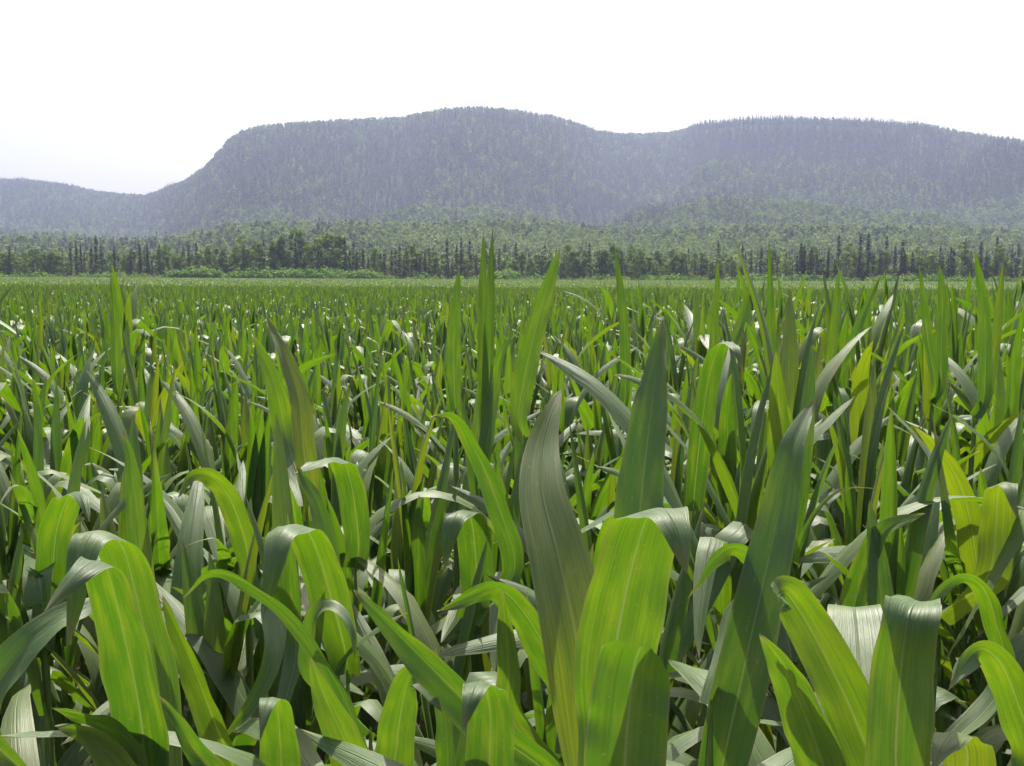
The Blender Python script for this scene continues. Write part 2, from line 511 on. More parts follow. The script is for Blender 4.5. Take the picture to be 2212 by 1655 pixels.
TREE_Y = 330.0
ORD = ['first', 'second', 'third', 'fourth', 'fifth', 'sixth', 'seventh', 'eighth', 'ninth', 'tenth', 'eleventh', 'twelfth', 'thirteenth',
       'fourteenth', 'fifteenth', 'sixteenth', 'seventeenth', 'eighteenth', 'nineteenth', 'twentieth']
def ordinal(k):
    if k <= 20: return ORD[k - 1]
    tens = {2: 'twenty', 3: 'thirty', 4: 'forty', 5: 'fifty', 6: 'sixty', 7: 'seventy', 8: 'eighty', 9: 'ninety'}
    if k >= 100:
        return 'hundredth' if k == 100 else 'hundred and ' + ordinal(k - 100)
    t, u = divmod(k, 10)
    return {2: 'twentieth', 3: 'thirtieth', 4: 'fortieth', 5: 'fiftieth', 6: 'sixtieth', 7: 'seventieth', 8: 'eightieth', 9: 'ninetieth'}[t] if u == 0 else tens[t] + '-' + ORD[u - 1]

# top edge of the tree line (2212-wide frame)
TOPS = [(-100, 530), (0, 528), (60, 532), (110, 530), (170, 520), (240, 520), (260, 532), (300, 520), (330, 525), (400, 524), (480, 524), (560, 508),
        (640, 503), (720, 506), (760, 518), (830, 528), (900, 530), (1000, 528), (1060, 525), (1110, 530), (1160, 545), (1230, 532), (1300, 525),
        (1360, 535), (1420, 540), (1500, 532), (1560, 528), (1650, 524), (1740, 520), (1830, 518), (1900, 514), (1990, 516), (2080, 510),
        (2212, 512), (2350, 515)]
def top_at(px): return float(np.interp(px, [a for a, b in TOPS], [b for a, b in TOPS]))

def spruce_share(px):
    for a, b, s in ((-200, 60, .35), (60, 170, .15), (170, 250, .95), (250, 275, .1), (275, 345, .9), (345, 555, .35), (555, 745, .15), (745, 1110, .8),
                    (1110, 1200, .4), (1200, 1400, .15), (1400, 1560, .5), (1560, 2400, .6)):
        if a <= px < b: return s
    return .5

def build_treeline():
    rng = random.Random(5)
    items = []
    px = -60.0
    while px < 2290:
        items.append((px, TREE_Y + rng.uniform(0, 5), rng.uniform(0.62, 0.98)))
        px += rng.choice((rng.uniform(5, 11), rng.uniform(12, 20), rng.uniform(20, 30)))
    px = -60.0
    while px < 2290:
        items.append((px, TREE_Y + rng.uniform(8, 14), rng.uniform(0.8, 1.06)))
        px += rng.choice((rng.uniform(6, 12), rng.uniform(14, 22), rng.uniform(22, 36)))
    items.sort()
    ns = na = 0
    for px, y, fr in items:
        topz = (ray(px, top_at(px)) * y).z + CAM_Z
        x = ray(px, 600).x * y
        sp = rng.random() < spruce_share(px) + .03
        fr = fr * (rng.uniform(.72, 1.16) if sp else (rng.uniform(.85, 1.12) if 555 < px < 745 or 1210 < px < 1390 else rng.uniform(.62, 1.04)))
        h = max(4.0, topz * fr)
        if sp:
            crown, trunk, ph = rng.choice(SPRUCES); ns += 1
            o = empty('spruce_tree', (x, y, 0))
            lk = 'tall' if h > 12.3 else ('short' if h < 9 else 'narrow')
            tag(o, '%s dark spruce, %s spruce from the left in the tree line' % (lk, ordinal(ns)), 'spruce', 'spruces along the far edge of the field')
        else:
            crown, trunk, ph = rng.choice(ASPENS); na += 1
            o = empty('broadleaf_tree', (x, y, 0))
            lk = 'tall' if h > 12.3 else ('low' if h < 9 else 'rounded')
            tag(o, '%s green broadleaf tree, %s broadleaf from the left in the tree line' % (lk, ordinal(na)), 'tree', 'broadleaf trees along the far edge of the field')
        s = h / ph
        ws = s * rng.uniform(0.85, 1.2) if sp else s * rng.uniform(.9, 1.15)
        o.scale = (ws, ws, s); o.rotation_euler = (0, 0, rng.uniform(0, 6.28))
        mesh_obj('trunk', trunk, o); mesh_obj('crown', crown, o)
    # shrubs at the field edge
    sh = []
    for a, b, step, hh in ((-40, 370, 26, 3.4), (375, 490, 17, 5.6), (500, 560, 22, 4.6), (560, 810, 17, 5.2), (815, 1110, 30, 3.6), (1060, 1110, 20, 5.2),
                           (1120, 1400, 30, 3.8), (1400, 2280, 27, 4.0)):
        p = a
        while p < b:
            sh.append((p, hh * rng.uniform(.7, 1.2))); p += step * rng.uniform(.7, 1.3)
    sh.sort()
    for k, (p, hh) in enumerate(sh):
        fol, st = rng.choice(SHRUBS)
        y = TREE_Y - 5 + rng.uniform(-1.5, 1.5)
        o = empty('shrub', (ray(p, 600).x * y, y, 0))
        s = hh / 3.0
        o.scale = (s * 1.15, s * 1.15, s); o.rotation_euler = (0, 0, rng.uniform(0, 6.28))
        tag(o, '%s green shrub at the field edge, %s shrub from the left' % ('bright bushy' if hh > 4.4 else 'small low', ordinal(k + 1)), 'shrub', 'shrubs between the corn and the tree line')
        mesh_obj('stems', st, o); mesh_obj('foliage', fol, o)
build_treeline()

# ------------------------------------------------------------------ far forest (one mass)
def build_forest():
    protos = []
    rng = random.Random(77)
    for i in range(3):
        mb = MB(); conifer_crown(mb, rng, 12.0, (1.9, 2.2, 1.6)[i], .06, 13, 6, 1.5)
        tube(mb, [Vector((0, 0, 0)), Vector((0, 0, 11))], [.15, .02], 4, 1)
        protos.append(mb.mesh('far_spruce', [M_SPRUCE, M_BARK], False))
    for i in range(5):
        mb = MB(); broad_crown(mb, rng, 11.0, (3.4, 3.8, 3.0, 4.2, 3.6)[i], 2.6, 14, 15, 1.25)
        tube(mb, [Vector((0, 0, 0)), Vector((0, 0, 5))], [.16, .08], 4, 1)
        protos.append(mb.mesh('far_aspen', [M_FAR_ASPEN, M_BARK], False))
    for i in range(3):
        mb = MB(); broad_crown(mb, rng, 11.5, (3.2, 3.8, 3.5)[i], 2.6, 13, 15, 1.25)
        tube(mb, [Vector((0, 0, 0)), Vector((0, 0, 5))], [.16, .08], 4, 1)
        protos.append(mb.mesh('far_hazed_poplar', [M_FAR_HAZED_POPLAR, M_BARK], False))
    r = np.random.default_rng(3)
    # area sampling inside a wedge a little wider than the view
    G = 7.6
    gx, gy = np.meshgrid(np.arange(-1750, 1750, G), np.arange(346, 2750, G))
    x = (gx + r.uniform(-.48, .48, gx.shape) * G).ravel(); y = (gy + r.uniform(-.48, .48, gx.shape) * G).ravel()
    s = x / y
    ok = np.abs(s) < 0.64
    x, y, s = x[ok], y[ok], s[ok]
    D = np.interp(s, _rs, _rd)
    ok = y < D + 60
    x, y, s, D = x[ok], y[ok], s[ok], D[ok]
    t = (y - Y0) / (D - Y0)
    z = terrain(x, y)
    pxs = 1106 + F * s
    n1 = fbm(x / 170., y / 260., 31, 3)
    pc = 0.12 + 1.3 * smooth(0.50, 0.75, n1) + 0.5 * smooth(0.45, 0.8, t) - 0.55 * smooth(0.93, 0.98, t)
    # dark conifer band painting in cliff shade: below right summit, on far right shoulder
    pc = pc + 1.2 * smooth(1440, 1520, pxs) * (1 - smooth(1880, 1960, pxs)) * smooth(0.78, 0.86, t) * (1 - smooth(0.90, 0.93, t))
    pc = pc + 1.2 * smooth(2060, 2130, pxs) * smooth(0.62, 0.7, t) * (1 - smooth(0.85, 0.93, t))
    pc = pc - 0.5 * smooth(0.1, 0.2, t) * (1 - smooth(0.52, 0.72, t))  # thins dark conifers low down, adding to the painted haze
    con = r.random(len(x)) < np.clip(pc, 0.03, 0.95)
    idx = np.where(con, r.integers(0, 3, len(x)), r.integers(3, 8, len(x)))
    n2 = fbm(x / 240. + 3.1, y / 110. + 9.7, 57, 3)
    hazed_pop = (r.random(len(x)) < 0.06 + (0.25 + 0.7 * smooth(0.46, 0.60, n2)) * (1 - smooth(0.60, 0.82, t))) & ~con  # pale crowns stand in for haze on the lower slopes
    idx = np.where(hazed_pop, r.integers(8, 11, len(x)), idx)
    near = smooth(500, 800, y)
    scl = (0.62 + 0.38 * near) * r.uniform(0.85, 1.75, len(x)) * np.where(con, 1.1, 0.95)
    scl = scl * np.where(y < 420, 1.0, 0.9) * (1 - 0.25 * smooth(0.93, 0.99, t))
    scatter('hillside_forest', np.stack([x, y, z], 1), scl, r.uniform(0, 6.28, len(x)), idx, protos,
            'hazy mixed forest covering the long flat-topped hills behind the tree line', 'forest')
build_forest()

# ------------------------------------------------------------------ corn
def width_profile(t, base=0.5):
    return min(1.0, base + (1 - base) * sstep(0, 0.35, t)) * max(0.0, 1 - t ** 3.0) ** 0.82

def sweep_leaf(mb, spine, sides, W, nu=4, fold=0.35, ruf=0.0, rufn=5, seed=0, cut=1.0, base=0.5, tint=0.5, curl=0.0):
    """Leaf blade along spine points; sides = unit vectors across the blade."""
    rng = random.Random(seed)
    n = len(spine) - 1
    ph1, ph2 = rng.uniform(0, 6.28), rng.uniform(0, 6.28)
    vs, uvs, fs = [], [], []
    for k, p in enumerate(spine):
        t = k / n
        d = (spine[min(k + 1, n)] - spine[max(k - 1, 0)]).normalized()
        s = sides[k]; s = (s - d * s.dot(d)).normalized()
        nrm = s.cross(d)
        hw = 0.5 * W * width_profile(t * cut, base)
        if cut < 1.0 and k == n: hw *= 0.8
        fo = fold * (1.0 + 1.6 * (1 - sstep(0, .25, t)))
        for j in range(nu + 1):
            u = 2.0 * j / nu - 1.0
            au = abs(u)
            off = fo * hw * au - curl * hw * au * au
            wv = ruf * W * au * au * (math.sin(rufn * 6.283 * t + (ph1 if u > 0 else ph2)) + .5 * math.sin(rufn * 1.7 * 6.283 * t + ph2 * 2 * u)) * min(1, 6 * t)
            q = p + s * (u * hw * (1 - 0.25 * fo * au)) + nrm * (off + wv)
            if cut < 1.0 and k == n:
                q = q + d * (W * rng.uniform(-.10, .12))
            vs.append(q); uvs.append((j / nu, t * cut))
    m = nu + 1
    for k in range(n):
        for j in range(nu):
            fs.append((k * m + j, k * m + j + 1, (k + 1) * m + j + 1, (k + 1) * m + j))
    mb.add(vs, fs, uvs, tint)

def arc_leaf(mb, rng, L, W, th0, bend, tb, soft, n=12, nu=4, twist=0.0, sway=0.0, ruf=.03, fold=.35, xf=None, tint=0.5):
    """Leaf rising from the origin in the +X / +Z plane and bending over."""
    p = Vector((0, 0, 0)); sp = [p.copy()]; sd = []
    az = 0.0
    for k in range(n + 1):
        t = (k + .5) / n
        a = th0 + bend * sstep(tb - soft, tb + soft, t) + 0.12 * t
        az = sway * t * t
        d = Vector((math.sin(a) * math.cos(az), math.sin(a) * math.sin(az), math.cos(a)))
        side = Vector((-math.sin(az), math.cos(az), 0))
        tw = twist * t * t
        nn = side.cross(d)
        sd.append((side * math.cos(tw) + nn * math.sin(tw)).normalized())
        if k < n:
            p = p + d * (L / n); sp.append(p.copy())
    if xf is not None:
        r3 = xf.to_3x3()
        sp = [xf @ q for q in sp]; sd = [r3 @ q for q in sd]
    sweep_leaf(mb, sp, sd, W * 1.10, nu, fold, ruf, rng.uniform(3, 6), rng.random(), tint=tint)

def leaf_params(rng, kind):
    if kind == 'spear':
        return dict(L=rng.uniform(.55, .8), W=rng.uniform(.06, .085), th0=rng.uniform(.02, .16), bend=rng.uniform(0, .3), tb=.7, soft=.3, twist=rng.uniform(-.8, .8), sway=rng.uniform(-.4, .4), ruf=.01, fold=.55)
    if kind == 'rise':
        return dict(L=rng.uniform(.65, .9), W=rng.uniform(.07, .095), th0=rng.uniform(.25, .5), bend=rng.uniform(.3, .9), tb=rng.uniform(.55, .75), soft=.35, twist=rng.uniform(-1.2, 1.2), sway=rng.uniform(-.5, .5), ruf=.03, fold=.3)
    if kind == 'fold':
        return dict(L=rng.uniform(.7, .95), W=rng.uniform(.075, .10), th0=rng.uniform(.2, .45), bend=rng.uniform(1.6, 2.5), tb=rng.uniform(.42, .62), soft=rng.uniform(.07, .16), twist=rng.uniform(-.7, .7), sway=rng.uniform(-.5, .5), ruf=.025, fold=.2)
    return dict(L=rng.uniform(.75, 1.0), W=rng.uniform(.075, .10), th0=rng.uniform(.4, .75), bend=rng.uniform(1.0, 1.9), tb=rng.uniform(.4, .6), soft=rng.uniform(.25, .4), twist=rng.uniform(-.9, .9), sway=rng.uniform(-.6, .6), ruf=.045, fold=.28)

KINDS = ('spear', 'rise', 'fold', 'arch')
LEAVES = {}
_rng = random.Random(9)
for kd in KINDS:
    LEAVES[kd] = []
    for i in range(14):
        mb = MB(); arc_leaf(mb, _rng, n=13, nu=4, tint=_rng.random(), **leaf_params(_rng, kd))
        LEAVES[kd].append(mb.mesh('corn_leaf_' + kd, [M_LEAF]))

def stalk_mesh(h, seed):
    rng = random.Random(seed)
    mb = MB(); pts = []; rad = []
    n = 8
    for k in range(n):
        z = h * k / n
        r = .014 * (1 - .45 * k / n)
        pts += [Vector((0, 0, z)), Vector((0, 0, z + .012)), Vector((0, 0, z + .03))]; rad += [r * 1.25, r * 1.3, r]
    pts.append(Vector((0, 0, h))); rad.append(.002)
    tube(mb, pts, rad, 8)
    return mb.mesh('corn_stalk', [M_STALK])
STALKS = [stalk_mesh(1.0, i) for i in range(2)]

def plant_plan(rng, flat=False):
    """Leaf list for one plant of unit stalk height 1: (kind, z, azimuth, scale)."""
    a0 = rng.uniform(0, 6.28)
    out = []
    nl = rng.randint(6, 8)
    for k in range(nl):
        t = k / (nl - 1)
        z = 0.22 + 0.66 * t
        q = rng.random()
        kd = 'arch' if t < .35 else ('fold' if q < .5 else ('arch' if q < .72 else 'rise'))
        out.append((kd, z, a0 + math.pi * (k % 2) + rng.uniform(-.5, .5), rng.uniform(.85, 1.1)))
    for k in range(rng.randint(4, 5)):
        kd = ('arch' if rng.random() < .55 else 'rise') if flat else rng.choices(('spear', 'rise', 'fold'), (.68, .16, .16))[0]
        out.append((kd, 0.92 + .03 * k, a0 + math.pi * (k % 2) + rng.uniform(-.9, .9), rng.uniform(.75, 1.0)))
    return out

def joined_plant(rng, n, nu, wide=1.0, skip_low=False):
    mb = MB()
    for kd, z, a, s in plant_plan(rng, skip_low):
        if skip_low and z < .45: continue
        pr = leaf_params(rng, kd); pr['W'] *= wide; pr['ruf'] *= .7
        xf = Matrix.Translation((0, 0, z)) @ Matrix.Rotation(a, 4, 'Z') @ Matrix.Scale(s, 4)
        arc_leaf(mb, rng, n=n, nu=nu, xf=xf, tint=rng.random(), **pr)
    tube(mb, [Vector((0, 0, 0)), Vector((0, 0, .5)), Vector((0, 0, 1.0))], [.014, .011, .006], 5, 1)
    return mb

# ---- foreground plants, each leaf where the photograph shows it
def catmull(pts, n):
    pts = [Vector(p) for p in pts]
    L = [0.0]
    for a, b in zip(pts, pts[1:]): L.append(L[-1] + (b - a).length)
    out = []
    for k in range(n + 1):
        s = L[-1] * k / n
        i = max(j for j in range(len(L)) if L[j] <= s + 1e-9); i = min(i, len(pts) - 2)
        t = (s - L[i]) / max(1e-6, L[i + 1] - L[i])
        p1, p2 = pts[i], pts[i + 1]
        p0 = pts[i - 1] if i > 0 else p1 * 2 - p2
        p3 = pts[i + 2] if i + 2 < len(pts) else p2 * 2 - p1
        out.append(0.5 * ((2 * p1) + (p2 - p0) * t + (2 * p0 - 5 * p1 + 4 * p2 - p3) * t * t + (3 * p1 - p0 - 3 * p2 + p3) * t ** 3))
    return out

def hero_leaf(plant, path, W, roll=0.0, roll_tip=None, fold=.28, ruf=.042, cut=1.0, base=.55, seed=1, curl=0.0, label=None, stem=True, keep=None):
    """path: (px, py, distance) from base to tip; roll: turn of the blade out of the frontal plane."""
    pts = [P(*q) for q in path]
    if stem:
        b = pts[0]
        loc = plant.location
        foot = Vector((loc.x, loc.y, b.z - 0.5 * math.hypot(b.x - loc.x, b.y - loc.y) - 0.06))
        pts = [foot] + pts
    n = 34
    sp = catmull(pts, n)
    if roll_tip is None: roll_tip = roll
    sides = []
    prev = None
    for k in range(n + 1):
        d = (sp[min(k + 1, n)] - sp[max(k - 1, 0)]).normalized()
        view = (sp[k] - Vector((0, 0, CAM_Z))).normalized()
        s = view.cross(d)
        if s.length < 0.15 and prev is not None: s = prev.copy()
        s.normalize()
        if prev is not None and s.dot(prev) < 0: s = -s
        if prev is not None: s = (prev * .35 + s * .65).normalized()
        prev = s.copy()
        if keep is not None:
            s = ROT @ Vector((math.cos(keep), math.sin(keep), 0))
            s = (s - d * s.dot(d)).normalized()
        a = roll + (roll_tip - roll) * k / n
        nn = s.cross(d).normalized()
        sides.append(s * math.cos(a) + nn * math.sin(a))
    mb = MB()
    sweep_leaf(mb, sp, sides, W * 1.10, 10, fold, ruf, 4.0, seed, cut, base, random.Random(seed).random(), curl)
    mb.v = [tuple(Vector(v) - plant.location) for v in mb.v]
    o = mesh_obj('leaf', mb.mesh('corn_leaf_blade', [M_LEAF]), plant)
    sub = o.modifiers.new('smooth', 'SUBSURF'); sub.levels = 1; sub.render_levels = 1
    if label: o['label'] = label
    return o

HERO_N = [0]
USED = []
def hero_plant(px, d, label, leaves, top=None, extra=3, seed=0):
    """Stalk under frame column px at distance d; leaves = kwargs for hero_leaf."""
    HERO_N[0] += 1
    rng = random.Random(1000 + HERO_N[0] * 7 + seed)
    x = ray(px, 600).x * d
    o = empty('corn_plant', (x, d, 0))
    tag(o, label, 'corn plant', 'corn plants in the foreground')
    zs = []
    for i, lf in enumerate(leaves):
        kw = dict(lf); kw.setdefault('seed', HERO_N[0] * 10 + i)
        hero_leaf(o, **kw)
        b = P(*kw['path'][0])
        zs.append(b.z - 0.5 * math.hypot(b.x - x, b.y - d) - 0.06)
    h = max(0.5, max(zs) + .01)
    st = mesh_obj('stalk', STALKS[HERO_N[0] % 2], o); st.scale = (1, 1, h)
    for k in range(extra):
        lf = mesh_obj('leaf', rng.choice(LEAVES[rng.choice(('arch', 'fold', 'arch'))]), o)
        z = h * rng.uniform(.35, .8)
        lf.location = (0, 0, z); lf.rotation_euler = (0, 0, rng.uniform(0, 6.28)); s = rng.uniform(.75, 1.0); lf.scale = (s, s, s)
    USED.append((x, d))
    return o

D_ = dict
hero_plant(330, 1.55, 'corn plant at the lower left with a broad glowing leaf whose pale tip folds left', [
    D_(path=[(325, 1700, 1.50), (300, 1520, 1.45), (268, 1370, 1.40), (245, 1275, 1.35), (228, 1220, 1.31), (205, 1212, 1.26), (170, 1235, 1.22), (130, 1280, 1.20), (90, 1330, 1.18)], W=.088, base=.75, fold=.22, keep=-.25),
    D_(path=[(350, 1650, 1.62), (330, 1450, 1.64), (295, 1290, 1.64), (265, 1180, 1.61), (225, 1145, 1.55), (190, 1160, 1.49), (165, 1250, 1.46), (145, 1400, 1.45)], W=.095, base=.8, keep=-.1)])
hero_plant(490, 1.75, 'corn plant at the lower left with a narrow spear leaf leaning left over its neighbours', [
    D_(path=[(520, 1700, 1.75), (465, 1560, 1.72), (410, 1420, 1.70), (350, 1285, 1.68)], W=.062, roll=.5, fold=.7),
    D_(path=[(480, 1690, 1.5), (420, 1620, 1.45), (380, 1550, 1.42), (340, 1500, 1.40)], W=.05, fold=.4)])
hero_plant(820, 1.75, 'corn plant left of centre with one long pale leaf arching over to the left', [
    D_(path=[(815, 1680, 1.75), (740, 1500, 1.80), (660, 1370, 1.82), (590, 1300, 1.84), (510, 1248, 1.86), (450, 1240, 1.90), (395, 1290, 1.94)], W=.055, roll=1.05, fold=.25),
    D_(path=[(790, 1700, 1.65), (745, 1600, 1.60), (700, 1500, 1.58), (670, 1420, 1.56)], W=.075, roll=.3)])
hero_plant(590, 2.0, 'corn plant with a short twisted leaf hanging under the arching pale leaf at left', [
    D_(path=[(640, 1400, 2.1), (610, 1310, 2.1), (585, 1290, 2.05), (590, 1400, 1.95), (555, 1500, 1.9), (470, 1610, 1.85)], W=.06, roll=.4),
    D_(path=[(610, 1700, 1.7), (605, 1600, 1.65), (600, 1530, 1.61), (590, 1505, 1.55), (575, 1520, 1.5), (560, 1600, 1.47)], W=.085, base=.8, keep=0)])
hero_plant(740, 2.3, 'corn plant left of centre with a broad square-shouldered leaf hanging down both sides', [
    D_(path=[(745, 1400, 2.3), (715, 1290, 2.25), (685, 1190, 2.22), (660, 1140, 2.17), (630, 1132, 2.10), (605, 1150, 2.04), (590, 1220, 2.0), (570, 1330, 1.98)], W=.098, base=.8, keep=-.05),
    D_(path=[(730, 1350, 2.4), (710, 1200, 2.42), (690, 1100, 2.45), (640, 1000, 2.5)], W=.07, roll=.4)])
hero_plant(790, 1.9, 'corn plant left of centre with a small rounded leaf curling over to the right', [
    D_(path=[(680, 1460, 1.9), (670, 1390, 1.9), (680, 1330, 1.88), (715, 1312, 1.86), (752, 1345, 1.84), (768, 1430, 1.82)], W=.05, roll=.9)], top=.95)
hero_plant(1110, 1.5, 'corn plant below the centre with a dark spear leaf pointing up to the left', [
    D_(path=[(1200, 1700, 1.5), (1080, 1590, 1.5), (980, 1490, 1.5), (880, 1390, 1.5), (765, 1273, 1.5)], W=.075, roll=.45, fold=.4),
    D_(path=[(1060, 1700, 1.45), (1060, 1560, 1.43), (1050, 1490, 1.41), (1035, 1470, 1.35), (1020, 1500, 1.30), (1000, 1580, 1.28)], W=.075, base=.8, keep=0)])
hero_plant(1240, 1.9, 'corn plant below the centre with an arched leaf falling to the right like a tent', [
    D_(path=[(1235, 1520, 1.95), (1190, 1420, 1.95), (1130, 1320, 1.93), (1075, 1270, 1.92), (1020, 1285, 1.88), (945, 1320, 1.84)], W=.085, roll=.7),
    D_(path=[(1110, 1560, 1.9), (1100, 1440, 1.88), (1090, 1340, 1.86), (1085, 1270, 1.84)], W=.055, roll=.2)])
hero_plant(880, 1.6, 'corn plant at the bottom with a pale leaf curling under the dark spear leaf', [
    D_(path=[(850, 1720, 1.6), (858, 1600, 1.58), (868, 1530, 1.56), (880, 1480, 1.54), (900, 1460, 1.52), (955, 1540, 1.48)], W=.07, roll=.25),
    D_(path=[(960, 1700, 1.6), (965, 1580, 1.6), (945, 1450, 1.62), (942, 1400, 1.62)], W=.045, roll=.7)])
hero_plant(1275, 1.45, 'corn plant at the centre with a tall grey leaf ending in a hooked tip', [
    D_(path=[(1270, 1720, 1.45), (1262, 1500, 1.45), (1238, 1350, 1.46), (1205, 1200, 1.50), (1170, 1060, 1.56), (1172, 960, 1.62), (1192, 890, 1.66), (1212, 840, 1.70)], W=.104, base=.42, roll=-.1, fold=.18, ruf=.012)])
hero_plant(1385, 1.85, 'corn plant right of centre with a tall pointed dark leaf standing upright', [
    D_(path=[(1370, 1330, 1.85), (1378, 1180, 1.85), (1388, 1050, 1.88), (1405, 900, 1.92), (1432, 690, 2.0)], W=.098, base=.75, roll=.25, fold=.35)])
hero_plant(1325, 1.25, 'corn plant right of centre with a very broad leaf folding over to the right', [
    D_(path=[(1320, 1560, 1.26), (1325, 1430, 1.24), (1350, 1290, 1.22), (1378, 1175, 1.20), (1402, 1108, 1.18), (1425, 1096, 1.12), (1448, 1115, 1.07), (1468, 1165, 1.05), (1485, 1240, 1.04)], W=.105, base=.8, fold=.2, keep=.06)])
hero_plant(1350, 1.05, 'corn plant at the bottom centre with a wide leaf torn off at the top', [
    D_(path=[(1345, 1760, 1.06), (1350, 1640, 1.05), (1360, 1520, 1.04), (1370, 1440, 1.03), (1385, 1396, 1.01)], W=.088, base=.85, cut=.62, fold=.2, ruf=.05)])
hero_plant(1560, 1.6, 'corn plant right of centre with a broad tall leaf leaning right to a long point', [
    D_(path=[(1545, 1720, 1.60), (1590, 1520, 1.6), (1640, 1300, 1.62), (1680, 1120, 1.66), (1712, 960, 1.7), (1765, 855, 1.76)], W=.088, base=.8, fold=.25),
    D_(path=[(1600, 1330, 1.7), (1660, 1250, 1.7), (1630, 1205, 1.68), (1585, 1182, 1.66), (1540, 1212, 1.64), (1485, 1295, 1.62)], W=.06, roll=.85)])
hero_plant(1875, 1.4, 'corn plant at lower right with a long leaf slanting up left to a folded notch', [
    D_(path=[(1900, 1720, 1.40), (1850, 1560, 1.4), (1795, 1440, 1.4), (1740, 1340, 1.4), (1700, 1282, 1.38), (1680, 1290, 1.33)], W=.078, base=.8, fold=.3, cut=.8),
    D_(path=[(1800, 1720, 1.35), (1760, 1600, 1.32), (1720, 1500, 1.30), (1680, 1420, 1.28), (1640, 1370, 1.26)], W=.075, roll=.35)])
hero_plant(1870, 1.55, 'corn plant at lower right whose broad leaf shines white in the sun', [
    D_(path=[(1872, 1620, 1.52), (1862, 1520, 1.54), (1855, 1430, 1.6), (1850, 1360, 1.66), (1845, 1312, 1.72), (1850, 1330, 1.80)], W=.10, base=.6, fold=.12, cut=.75, ruf=.01)])
hero_plant(1935, 1.3, 'corn plant at lower right with a broad upright leaf bent over to the right', [
    D_(path=[(1930, 1740, 1.30), (1935, 1600, 1.3), (1945, 1450, 1.3), (1958, 1350, 1.29), (1970, 1312, 1.31), (1984, 1300, 1.37), (2002, 1306, 1.43), (2025, 1330, 1.47)], W=.09, base=.85, fold=.2, keep=-.1)])
hero_plant(2060, 1.9, 'corn plant at the right with a smooth rounded arch above the bent broad leaf', [
    D_(path=[(2170, 1480, 1.95), (2150, 1340, 1.93), (2125, 1270, 1.9), (2080, 1245, 1.88), (2030, 1275, 1.86), (1990, 1340, 1.84)], W=.062, roll=.75)])
hero_plant(2190, 1.5, 'corn plant at the right edge with a pale tip drooping to the left', [
    D_(path=[(2230, 1650, 1.5), (2200, 1520, 1.48), (2160, 1430, 1.45), (2115, 1402, 1.42), (2080, 1440, 1.39), (2048, 1492, 1.36)], W=.07, roll=.5),
    D_(path=[(2080, 1720, 1.45), (2090, 1640, 1.42), (2080, 1597, 1.40), (2062, 1580, 1.33), (2040, 1605, 1.28), (2012, 1665, 1.25)], W=.08, keep=-.1)])
hero_plant(1905, 2.1, 'corn plant at the right with a slim bright spear leaf tapering straight up', [
    D_(path=[(1905, 1450, 2.1), (1905, 1330, 2.1), (1895, 1210, 2.12), (1878, 1080, 2.15)], W=.062, base=.8, fold=.3),
    D_(path=[(1835, 1400, 2.2), (1850, 1290, 2.2), (1880, 1200, 2.15), (1920, 1140, 2.1), (2000, 1110, 2.0)], W=.07, roll=.6)])
hero_plant(1740, 2.2, 'corn plant at the right with a thin leaf arching right like a hook', [
    D_(path=[(1700, 1330, 3.6), (1720, 1200, 2.2), (1750, 1120, 2.15), (1800, 1055, 2.1), (1850, 1035, 2.05), (1885, 1055, 2.0)], W=.055, roll=.6),
    D_(path=[(1690, 1300, 2.3), (1670, 1150, 2.3), (1690, 1050, 2.3), (1710, 930, 2.3)], W=.08, base=.8)])
hero_plant(2060, 2.4, 'corn plant at the right with a pale upright leaf narrowing to a tall tip', [
    D_(path=[(2070, 1330, 3.8), (2055, 1180, 2.4), (2035, 1040, 2.42), (2012, 880, 2.45)], W=.08, base=.7, fold=.3),
    D_(path=[(2130, 1250, 2.3), (2150, 1130, 2.3), (2155, 1065, 2.27), (2165, 1042, 2.2), (2180, 1050, 2.12), (2198, 1120, 2.08)], W=.09, base=.8, keep=.05)])
hero_plant(1050, 3.3, 'tall corn plant near the centre with twin narrow tips rising past the tree line', [
    D_(path=[(1050, 1000, 3.3), (1046, 800, 3.3), (1043, 640, 3.32), (1045, 500, 3.35)], W=.05, base=.75, fold=.6),
    D_(path=[(1054, 1000, 3.25), (1058, 800, 3.25), (1062, 640, 3.25), (1064, 490, 3.3)], W=.05, base=.75, fold=.6, roll=.4),
    D_(path=[(1050, 980, 3.2), (1068, 850, 3.2), (1085, 760, 3.15), (1120, 720, 3.1)], W=.06, roll=.6)], top=1.35)
hero_plant(1135, 3.2, 'corn plant beside the tall twin tips, one leaf leaning right above the field edge', [
    D_(path=[(1120, 900, 3.2), (1140, 780, 3.2), (1172, 660, 3.2), (1210, 535, 3.2)], W=.075, base=.7, fold=.25)], top=1.35)
hero_plant(985, 3.6, 'corn plant left of the tall twin tips with a single blade-shaped tip', [
    D_(path=[(982, 850, 3.6), (980, 740, 3.6), (985, 660, 3.6), (992, 580, 3.62)], W=.055, base=.8, fold=.3)], top=1.35)
hero_plant(655, 3.0, 'corn plant left of centre with a long pale leaf slanting down to the right', [
    D_(path=[(668, 1080, 3.0), (655, 960, 3.0), (645, 860, 3.02), (615, 770, 3.05), (575, 680, 3.1)], W=.072, roll=-.3, base=.7),
    D_(path=[(620, 950, 3.2), (600, 850, 3.2), (570, 770, 3.2), (545, 720, 3.2)], W=.085, roll=.3)])
hero_plant(1510, 2.9, 'corn plant right of centre with a grey strap leaf bending over at the top', [
    D_(path=[(1500, 1060, 2.9), (1515, 920, 2.88), (1535, 800, 2.86), (1555, 745, 2.82), (1572, 738, 2.74), (1590, 752, 2.66), (1605, 800, 2.63)], W=.07, base=.85, keep=.1)])
